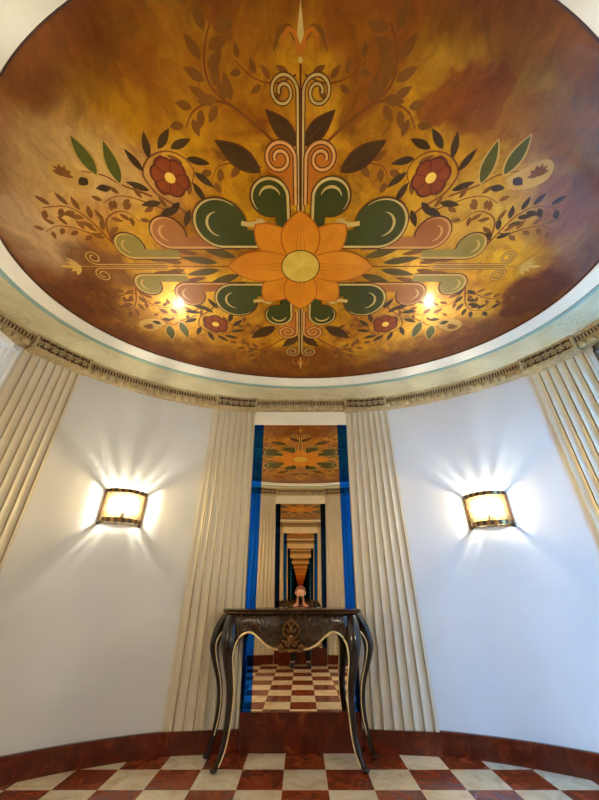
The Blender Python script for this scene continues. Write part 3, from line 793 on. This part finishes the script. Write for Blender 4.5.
# ------------------------------------------------------------------ wall sconces
def sconce():
    root = thing('wall_sconce', 'lit bronze and ribbed glass wall light on the white wall left of the console', 'wall light', (0, 0, 0), 0, 'lit sconces on the curved walls')
    W, H = 0.158, 0.150
    def shade_pt(t, d=0.0):      # t -1..1 across, bowed plan
        return (W + d) * math.sin(t * 1.25) / math.sin(1.25), 0.035 + (0.085 + d) * (math.cos(t * 1.25) - math.cos(1.25)) / (1 - math.cos(1.25))
    w = B()
    for s_ in (-1, 1):
        w.box((s_ * (W + 0.014), 0.004, 0), (0.020, 0.008, 2 * H + 0.01))
        for z in (-H + 0.012, H - 0.012): w.tube([(s_ * (W + 0.012), 0.0, z), (s_ * (W + 0.006), 0.02, z), (s_ * W, 0.045, z)], 0.015, 8)
    w.box((0, 0.003, 0), (2 * W - 0.01, 0.006, 2 * H - 0.03))
    frame = w.build('bronze_frame', 'bronze', root, 40)
    for zc, hh in ((H - 0.016, 0.034), (-H + 0.030, 0.036)):
        w = B(); n = 28; rings = []
        for i in range(n + 1):
            t = -1 + 2 * i / n; p = shade_pt(t, 0.006); q = shade_pt(t, 0.0)
            rings.append([Vector((p[0], p[1], zc - hh / 2)), Vector((p[0], p[1], zc + hh / 2)), Vector((q[0], q[1], zc + hh / 2)), Vector((q[0], q[1], zc - hh / 2))])
        w.loft(rings)
        for i in range(n):
            if (i // 2) % 2: w.m[i * 4] = 1
        w.build('bronze_band', ['bronze', 'bronzelight'], root, 40)
    w = B(); n = 18
    for i in range(n):
        t = -0.97 + 1.94 * i / (n - 1); x, y = shade_pt(t, -0.004)
        w.tube([(x, y, -H + 0.012), (x, y, -H + 0.05), (x, y, H - 0.03)], 0.0090, 8)
    w.build('glass_shade', 'shade', root, 50)
    for zc in (H - 0.020, -H + 0.020):        # added plates: dim the halo on the wall, alternate strips streak it
        w = B(); n = 17
        for i in range(n):
            ta, tb = -1 + 2 * i / n, -1 + 2 * (i + 1) / n
            a, c = shade_pt(ta, -0.006), shade_pt(tb, -0.006); k0 = len(w.f)
            w.loft([[Vector((a[0], 0.007, zc - 0.001)), Vector((a[0], a[1], zc - 0.001)), Vector((a[0], a[1], zc + 0.001)), Vector((a[0], 0.007, zc + 0.001))],
                    [Vector((c[0], 0.007, zc - 0.001)), Vector((c[0], c[1], zc - 0.001)), Vector((c[0], c[1], zc + 0.001)), Vector((c[0], 0.007, zc + 0.001))]], i % 2, caps=False)
        w.build('halo_dimmer', ['cover', 'coverstreak'], root, 0)
    for s_ in (-1, 1):
        w = B(); w.box((s_ * (W - 0.004), 0.021, 0), (0.002, 0.028, 2 * H - 0.06)); w.build('side_halo_dimmer', 'cover', root, 0)  # added panes, cut the light spilling sideways onto the wall
    for s_ in (-1, 1):
        w = B(); w.sphere((s_ * 0.030, 0.046, 0.010), (0.009, 0.009, 0.020), 10, 8); bu = w.build('bulb', 'bulb', root, 60)
        w = B(); w.tube([(s_ * 0.030, 0.046, -0.07), (s_ * 0.030, 0.046, -0.012)], 0.009, 10); w.build('bulb_holder', 'bronzelight', bu, 40)
    w = B(); w.tube([(0, 0.004, -0.05), (0, 0.03, -0.06), (0, 0.046, -0.070)], 0.007, 8); w.box((0, 0.046, -0.072), (0.10, 0.02, 0.008))
    w.tube([(0, 0.100, -0.075), (0, 0.100, -0.055), (0, 0.100, -0.040)], [0.014, 0.012, 0.002], 8)
    w.build('lamp_arm', 'bronze', root, 40)
    return root
def on_wall(x, sgn):
    y = Y0 + sgn * WB * math.sqrt(1 - ((x - X0) / WA) ** 2); a = ang(x, y)
    nx, ny = -math.cos(a) / WA, -math.sin(a) / WB; rz = math.atan2(ny, nx) - PI / 2
    l = math.hypot(nx, ny); return (x + 0.004 * nx / l, y + 0.004 * ny / l), rz
sc0 = sconce(); p, rz = on_wall(-1.63, 1); sc0.location = (*p, 1.70); sc0.rotation_euler = (0, 0, rz)
p, rz = on_wall(1.72, 1); copy_thing(sc0, (*p, 1.68), rz, 'lit bronze and ribbed glass wall light on the bluish white wall right of the console')
p, rz = on_wall(-1.63, -1); copy_thing(sc0, (*p, 1.70), rz, 'lit bronze wall light behind the camera on the rear wall nearer the white door')
p, rz = on_wall(1.72, -1); copy_thing(sc0, (*p, 1.70), rz, 'lit bronze wall light behind the camera on the rear wall nearer the window')

# ------------------------------------------------------------------ console table
def console():
    YW = YF - 0.034
    root = thing('console_table', 'dark carved console table with gilt edges standing against the tall mirror', 'table', (-0.072, YW, 0))
    PL = [(0.0, 0.318), (0.10, 0.318), (0.22, 0.312), (0.34, 0.300), (0.43, 0.280), (0.50, 0.235), (0.535, 0.165), (0.548, 0.08), (0.55, 0.0)]
    half = catmull(PL, 6)
    def outline(d, back=0.0):
        h = []
        for i, (u, w_) in enumerate(half):
            a = Vector(half[min(i + 1, len(half) - 1)]) - Vector(half[max(i - 1, 0)]); a.normalize(); n_ = Vector((-a.y, a.x))
            if n_.y < 0 or (n_.x < 0 and abs(n_.x) > abs(n_.y)): n_ = -n_
            h.append((u + n_.x * d if u > 1e-6 else 0.0, max(back, w_ + n_.y * d)))
        return h
    def full(h): return [(-u, -w_) for u, w_ in h[::-1][:-1]] + [(u, -w_) for u, w_ in h]
    # top: moulded slab
    w = B(); rings = []
    for d, z in ((0.0, 0.878), (0.022, 0.882), (0.030, 0.890), (0.022, 0.897), (0.034, 0.903), (0.036, 0.911), (0.028, 0.916)):
        rings.append([Vector((x, y, z)) for x, y in full(outline(d))])
    w.loft(rings); w.build('table_top', 'tabletop', root, 40)
    w = B(); pts = full(outline(0.029))
    acc = 0; last = Vector(pts[0])
    for p in pts:
        p = Vector(p); seg = (p - last).length; st = max(1, int(seg / 0.004))
        for k in range(st):
            acc += seg / st
            if acc > 0.02:
                q = last + (p - last) * ((k + 1) / st); w.sphere((q.x, q.y, 0.893), (0.007, 0.007, 0.0055), 6, 4); acc = 0
        last = p
    w.build('beaded_edge', 'giltdark', root, 50)
    # apron: bowed front with a scalloped lower edge
    LO = [(0.0, 0.655), (0.113, 0.660), (0.15, 0.668), (0.201, 0.692), (0.262, 0.738), (0.316, 0.765), (0.379, 0.746), (0.42, 0.70), (0.445, 0.66)]
    lo = catmull(LO, 8)
    def low(u, w_):
        u = abs(u)
        if u <= 0.445:
            for (a, za), (b_, zb) in zip(lo, lo[1:]):
                if a <= u <= b_: return za + (zb - za) * (u - a) / max(1e-9, b_ - a)
            return 0.66
        t = min(1, max(0, (0.275 - w_) / 0.20)); return 0.66 + 0.10 * math.sin(PI * t)
    def apron_pt(u, w_, v, d=0.0):
        z = 0.882 + (low(u, w_) - 0.882) * v; bul = 0.018 * math.sin(PI * min(1, v * 1.15)) + d
        r_ = math.hypot(u, w_ + 0.25) or 1; sx = u / r_ * (1.0 if abs(u) > 0.3 else 0.3); sy = (w_ + 0.25) / r_
        return Vector((u + sx * bul, -(w_ + sy * bul) if w_ > 0.001 else 0.0, z))
    ap = [(u, w_) for u, w_ in outline(-0.012)]
    dense = []
    for (a, b_) in zip(ap, ap[1:]):
        for k in range(3): dense.append((a[0] + (b_[0] - a[0]) * k / 3, a[1] + (b_[1] - a[1]) * k / 3))
    dense.append(ap[-1])
    allp = [(-u, w_) for u, w_ in dense[::-1][:-1]] + dense
    w = B(); nv = 8
    rings = []
    for (u, w_) in allp:
        front = [apron_pt(u, w_, k / nv) for k in range(nv + 1)]
        back = [Vector((p.x * 0.965, p.y * 0.93 if p.y < -0.001 else 0.0, p.z)) for p in front[::-1]]
        rings.append(front + back)
    w.loft(rings); apron = w.build('apron', 'inlay', root, 40)
    for s_ in (-1, 1):
        w = B(); pts = []
        for i in range(30):
            u = 0.085 + (0.40 - 0.085) * i / 29
            p = apron_pt(s_ * u, min(dense, key=lambda q: abs(q[0] - u))[1], 1.0, 0.006); pts.append(p)
        w.tube(pts, 0.0075, 8); w.build('gilt_edge', 'gilt', apron, 60)
    # carved ornament in the middle of the apron
    w = B(); yf = -0.345
    for s_ in (-1, 1):
        w.tube([(s_ * (0.012 + 0.05 * math.sin(t * 0.33)), yf + 0.0, 0.845 - 0.16 * t / 12) for t in range(13)], [0.004 + 0.004 * math.sin(PI * t / 12) for t in range(13)], 6)
        sp = spiral(s_ * 0.070, 0.668, 0.026, 0.006, 90, -1.6 * s_, 20); w.tube([(x, yf, z) for x, z in sp], 0.006, 6)
        sp = spiral(s_ * 0.026, 0.700, 0.022, 0.005, 90, 1.5 * s_, 20); w.tube([(x, yf - 0.004, z) for x, z in sp], 0.006, 6)
        for k, (du, dz, a) in enumerate(((0.02, 0.82, 0.5), (0.03, 0.78, 0.8), (0.035, 0.74, 1.0), (0.05, 0.71, 1.3), (0.10, 0.675, 1.5), (0.045, 0.655, 1.9))):
            w.sphere((s_ * du, yf, dz), (0.007, 0.007, 0.020), 8, 6, rot=Matrix.Rotation(s_ * a, 3, 'Y'))
    w.sphere((0, yf - 0.004, 0.79), (0.014, 0.010, 0.024), 10, 8); w.sphere((0, yf - 0.004, 0.735), (0.018, 0.011, 0.018), 10, 8)
    w.sphere((0, yf, 0.842), (0.010, 0.008, 0.016), 8, 6); w.sphere((0, yf, 0.655), (0.03, 0.010, 0.012), 10, 6)
    w.build('carved_ornament', 'giltdark', apron, 50)
    # legs
    def leg(path, gilt, foot_dir):
        c = catmull(path, 6); w = B(); rings = []
        for (u, w_, z, r_) in c:
            rings.append([Vector((u + r_ * math.cos(2 * PI * k / 14) * (0.95 + 0.1 * math.cos(4 * PI * k / 14)), -(w_ + r_ * 0.9 * math.sin(2 * PI * k / 14)), z)) for k in range(14)])
        w.loft(rings)
        u, w_, z, r_ = c[-1]
        w.sphere((u + foot_dir[0] * 0.012, -(w_ + foot_dir[1] * 0.012), 0.016), (0.026, 0.026, 0.016), 12, 8)
        lg = w.build('leg', 'wood', root, 50)
        w = B(); g_ = catmull(gilt, 6); w.tube(g_, [0.0065 - 0.0025 * i / (len(g_) - 1) for i in range(len(g_))], 8); w.build('gilt_edge', 'gilt', lg, 60)
    for s_ in (-1, 1):
        F = [(0.475, 0.235, 0.875, 0.045), (0.480, 0.255, 0.80, 0.055), (0.482, 0.275, 0.72, 0.056), (0.476, 0.285, 0.64, 0.046), (0.462, 0.278, 0.54, 0.036), (0.440, 0.265, 0.42, 0.028), (0.436, 0.260, 0.30, 0.025), (0.446, 0.268, 0.18, 0.023), (0.464, 0.285, 0.09, 0.021), (0.490, 0.298, 0.022, 0.017)]
        G = [(0.400, 0.322, 0.722), (0.420, 0.325, 0.69), (0.432, 0.322, 0.618), (0.427, 0.306, 0.547), (0.412, 0.284, 0.419), (0.414, 0.278, 0.30), (0.424, 0.284, 0.18), (0.440, 0.298, 0.10), (0.470, 0.308, 0.03)]
        leg([(s_ * u, w_, z, r_) for u, w_, z, r_ in F], [(s_ * u, -w_, z) for u, w_, z in G], (s_, 1))
        R_ = [(0.545, 0.085, 0.875, 0.040), (0.590, 0.085, 0.80, 0.042), (0.622, 0.085, 0.70, 0.040), (0.625, 0.083, 0.63, 0.035), (0.600, 0.08, 0.54, 0.027), (0.565, 0.075, 0.44, 0.023), (0.548, 0.072, 0.34, 0.021), (0.548, 0.072, 0.24, 0.020), (0.566, 0.075, 0.13, 0.019), (0.592, 0.078, 0.024, 0.017)]
        G = [(0.530, 0.138, 0.765), (0.565, 0.135, 0.752), (0.600, 0.128, 0.70), (0.607, 0.120, 0.644), (0.588, 0.110, 0.56), (0.555, 0.099, 0.46), (0.535, 0.094, 0.347), (0.537, 0.093, 0.24), (0.558, 0.095, 0.13)]
        leg([(s_ * u, w_, z, r_) for u, w_, z, r_ in R_], [(s_ * u, -w_, z) for u, w_, z in G], (s_, 0))
console()

# ------------------------------------------------------------------ the crouching photographer (seen in the mirror) and the phone
def skin_mesh(chains, sub=2):
    """chains: list of lists of (x,y,z,r); points given by equal coordinates are shared"""
    vs = []; rs = []; es = []; idx = {}
    for ch in chains:
        prev = None
        for x, y, z, r_ in ch:
            k = (round(x, 4), round(y, 4), round(z, 4))
            if k not in idx: idx[k] = len(vs); vs.append((x, y, z)); rs.append(r_)
            if prev is not None: es.append((prev, idx[k]))
            prev = idx[k]
    me = bpy.data.meshes.new('tmp'); me.from_pydata(vs, es, [])
    ob = bpy.data.objects.new('tmp', me); COL.objects.link(ob)
    sm = ob.modifiers.new('s', 'SKIN'); sm.use_smooth_shade = True
    for i, sv in enumerate(me.skin_vertices[0].data):
        sv.radius = (rs[i], rs[i]); sv.use_root = (i == 0)
    sb = ob.modifiers.new('b', 'SUBSURF'); sb.levels = sub; sb.render_levels = sub
    dg = bpy.context.evaluated_depsgraph_get(); dg.update()
    ev = ob.evaluated_get(dg); m2 = ev.to_mesh()
    out = ([v.co.copy() for v in m2.vertices], [tuple(p.vertices) for p in m2.polygons])
    ev.to_mesh_clear(); bpy.data.objects.remove(ob); bpy.data.meshes.remove(me)
    return out
def person():
    root = thing('person', 'person in dark clothes crouching and holding up a phone, reflected in the tall mirror', 'person', (0, -0.02, 0)); L = Vector((0, -0.02, 0))
    chains = [[(0, -0.165, 0.40, 0.125), (0, -0.185, 0.55, 0.105), (0, -0.185, 0.70, 0.115), (0, -0.185, 0.82, 0.10), (0, -0.185, 0.90, 0.052), (0, -0.175, 0.96, 0.05), (0, -0.165, 1.02, 0.074), (0, -0.172, 1.085, 0.086), (0, -0.178, 1.135, 0.066)]]
    for s in (-1, 1):
        chains.append([(0, -0.185, 0.82, 0.10), (s * 0.165, -0.18, 0.825, 0.055), (s * 0.225, -0.10, 0.73, 0.043), (s * 0.205, 0.01, 0.735, 0.037), (s * 0.130, -0.008, 0.83, 0.033), (s * 0.068, -0.018, 0.885, 0.023), (s * 0.056, -0.026, 0.925, 0.024)])
        chains.append([(0, -0.165, 0.40, 0.125), (s * 0.10, -0.14, 0.39, 0.092), (s * 0.13, 0.03, 0.47, 0.078), (s * 0.14, 0.17, 0.52, 0.060), (s * 0.135, 0.13, 0.38, 0.055), (s * 0.13, 0.04, 0.21, 0.045), (s * 0.13, -0.02, 0.085, 0.036), (s * 0.14, 0.06, 0.045, 0.034), (s * 0.15, 0.17, 0.032, 0.026)])
    w = B(); vs, fs = skin_mesh(chains); w.add(vs, fs)
    # face: nose, ears; fingers wrapped round the phone
    w.sphere((0, -0.083, 1.055), (0.013, 0.020, 0.022), 10, 8)
    for s in (-1, 1):
        w.sphere((s * 0.088, -0.172, 1.065), (0.010, 0.018, 0.030), 8, 6)
        for k in range(4):
            z = 0.965 - 0.020 * k; L_ = (0.9, 1.0, 0.95, 0.8)[k]
            v2, f2 = skin_mesh([[(s * 0.056, -0.030, 0.930 - 0.004 * k, 0.011), (s * (0.060 + 0.002), -0.026 + 0.007 * k, z, 0.0095), (s * 0.048, -0.028 + 0.010 * k - 0.012, z + 0.006, 0.0085), (s * (0.040 - 0.018 * L_), -0.036 + 0.010 * k - 0.008, z + 0.010, 0.0075)]], 1); w.add(v2, f2)
        v2, f2 = skin_mesh([[(s * 0.056, -0.026, 0.915, 0.013), (s * 0.058, -0.036, 0.935, 0.012), (s * 0.046, -0.046, 0.955, 0.0105), (s * 0.028, -0.050, 0.965, 0.009)]], 1); w.add(v2, f2)
    w.build('body', 'skin', root, 60, L)
    w = B(); vs, fs = skin_mesh([[(0, -0.165, 0.41, 0.138), (0, -0.185, 0.56, 0.122), (0, -0.185, 0.70, 0.130), (0, -0.185, 0.81, 0.112), (0, -0.185, 0.872, 0.062)]] + [[(0, -0.185, 0.81, 0.112), (s * 0.160, -0.18, 0.818, 0.066), (s * 0.21, -0.12, 0.755, 0.054)] for s in (-1, 1)]); w.add(vs, fs)
    w.build('shirt', 'cloth', root, 60, L)
    w = B(); vs, fs = skin_mesh([[(0, -0.165, 0.40, 0.138), (s * 0.10, -0.14, 0.39, 0.105), (s * 0.13, 0.03, 0.47, 0.098), (s * 0.14, 0.178, 0.525, 0.092), (s * 0.135, 0.13, 0.38, 0.070), (s * 0.13, 0.045, 0.21, 0.060), (s * 0.13, -0.015, 0.09, 0.054)] for s in (-1, 1)]); w.add(vs, fs)
    w.build('trousers', 'trouser', root, 60, L)
    for s in (-1, 1):
        w = B(); vs, fs = skin_mesh([[(s * 0.13, -0.045, 0.075, 0.046), (s * 0.132, -0.03, 0.045, 0.045), (s * 0.14, 0.06, 0.045, 0.043), (s * 0.15, 0.18, 0.036, 0.036)]]); w.add([Vector((p.x, p.y, max(0.001, p.z))) for p in vs], fs); w.build('shoe', 'shoe', root, 60, L)
    w = B(); vs = []
    w.sphere((0, -0.186, 1.10), (0.092, 0.088, 0.085), 18, 12)
    w.v = [Vector((p.x, min(p.y, -0.128 - 0.35 * max(0, 1.13 - p.z) ** 1.0), p.z)) for p in w.v]
    w.build('hair', 'hair', root, 60, L)
    for s in (-1, 1):
        w = B(); w.sphere((s * 0.032, -0.094, 1.082), (0.012, 0.008, 0.007), 8, 6); w.build('eye', 'eye', root, 60, L)
    w = B(); w.sphere((0, -0.093, 1.012), (0.024, 0.008, 0.007), 10, 6); w.build('mouth', 'lips', root, 60, L)
person()
def phone():
    up = Vector((0, -math.sin(PITCH), math.cos(PITCH))); fw = Vector((0, math.cos(PITCH), math.sin(PITCH)))
    c = Vector((0, 0, 1.0)) - fw * 0.012 - up * 0.058
    R = Matrix((Vector((1, 0, 0)), fw, up)).transposed()
    root = thing('phone', 'black phone held up in both hands by the crouching person in the mirror', 'phone', c)
    w = B(); hw, hh, rd = 0.038, 0.076, 0.010; ol = []
    for cx_, cz_, a0 in ((hw - rd, hh - rd, 0), (-hw + rd, hh - rd, 90), (-hw + rd, -hh + rd, 180), (hw - rd, -hh + rd, 270)):
        ol += arc(cx_, cz_, rd, a0, a0 + 90, 5)
    w.loft([[R @ Vector((x, y, z)) for x, z in ol] for y in (-0.004, 0.004)]); w.build('phone_body', 'phone', root, 40)
    w = B(); w.loft([[R @ Vector((x * 0.93, y, z * 0.96)) for x, z in ol] for y in (-0.0048, -0.0041)]); w.build('phone_screen', 'steel', root, 40)
    w = B()
    for cx_, cz_ in ((0.0, 0.058), (0.022, 0.062), (0.022, 0.040)):
        w.tube([R @ Vector((cx_, 0.004, cz_)), R @ Vector((cx_, 0.0062, cz_))], 0.007, 12)
    w.build('camera_lenses', 'steel', root, 40)
phone()
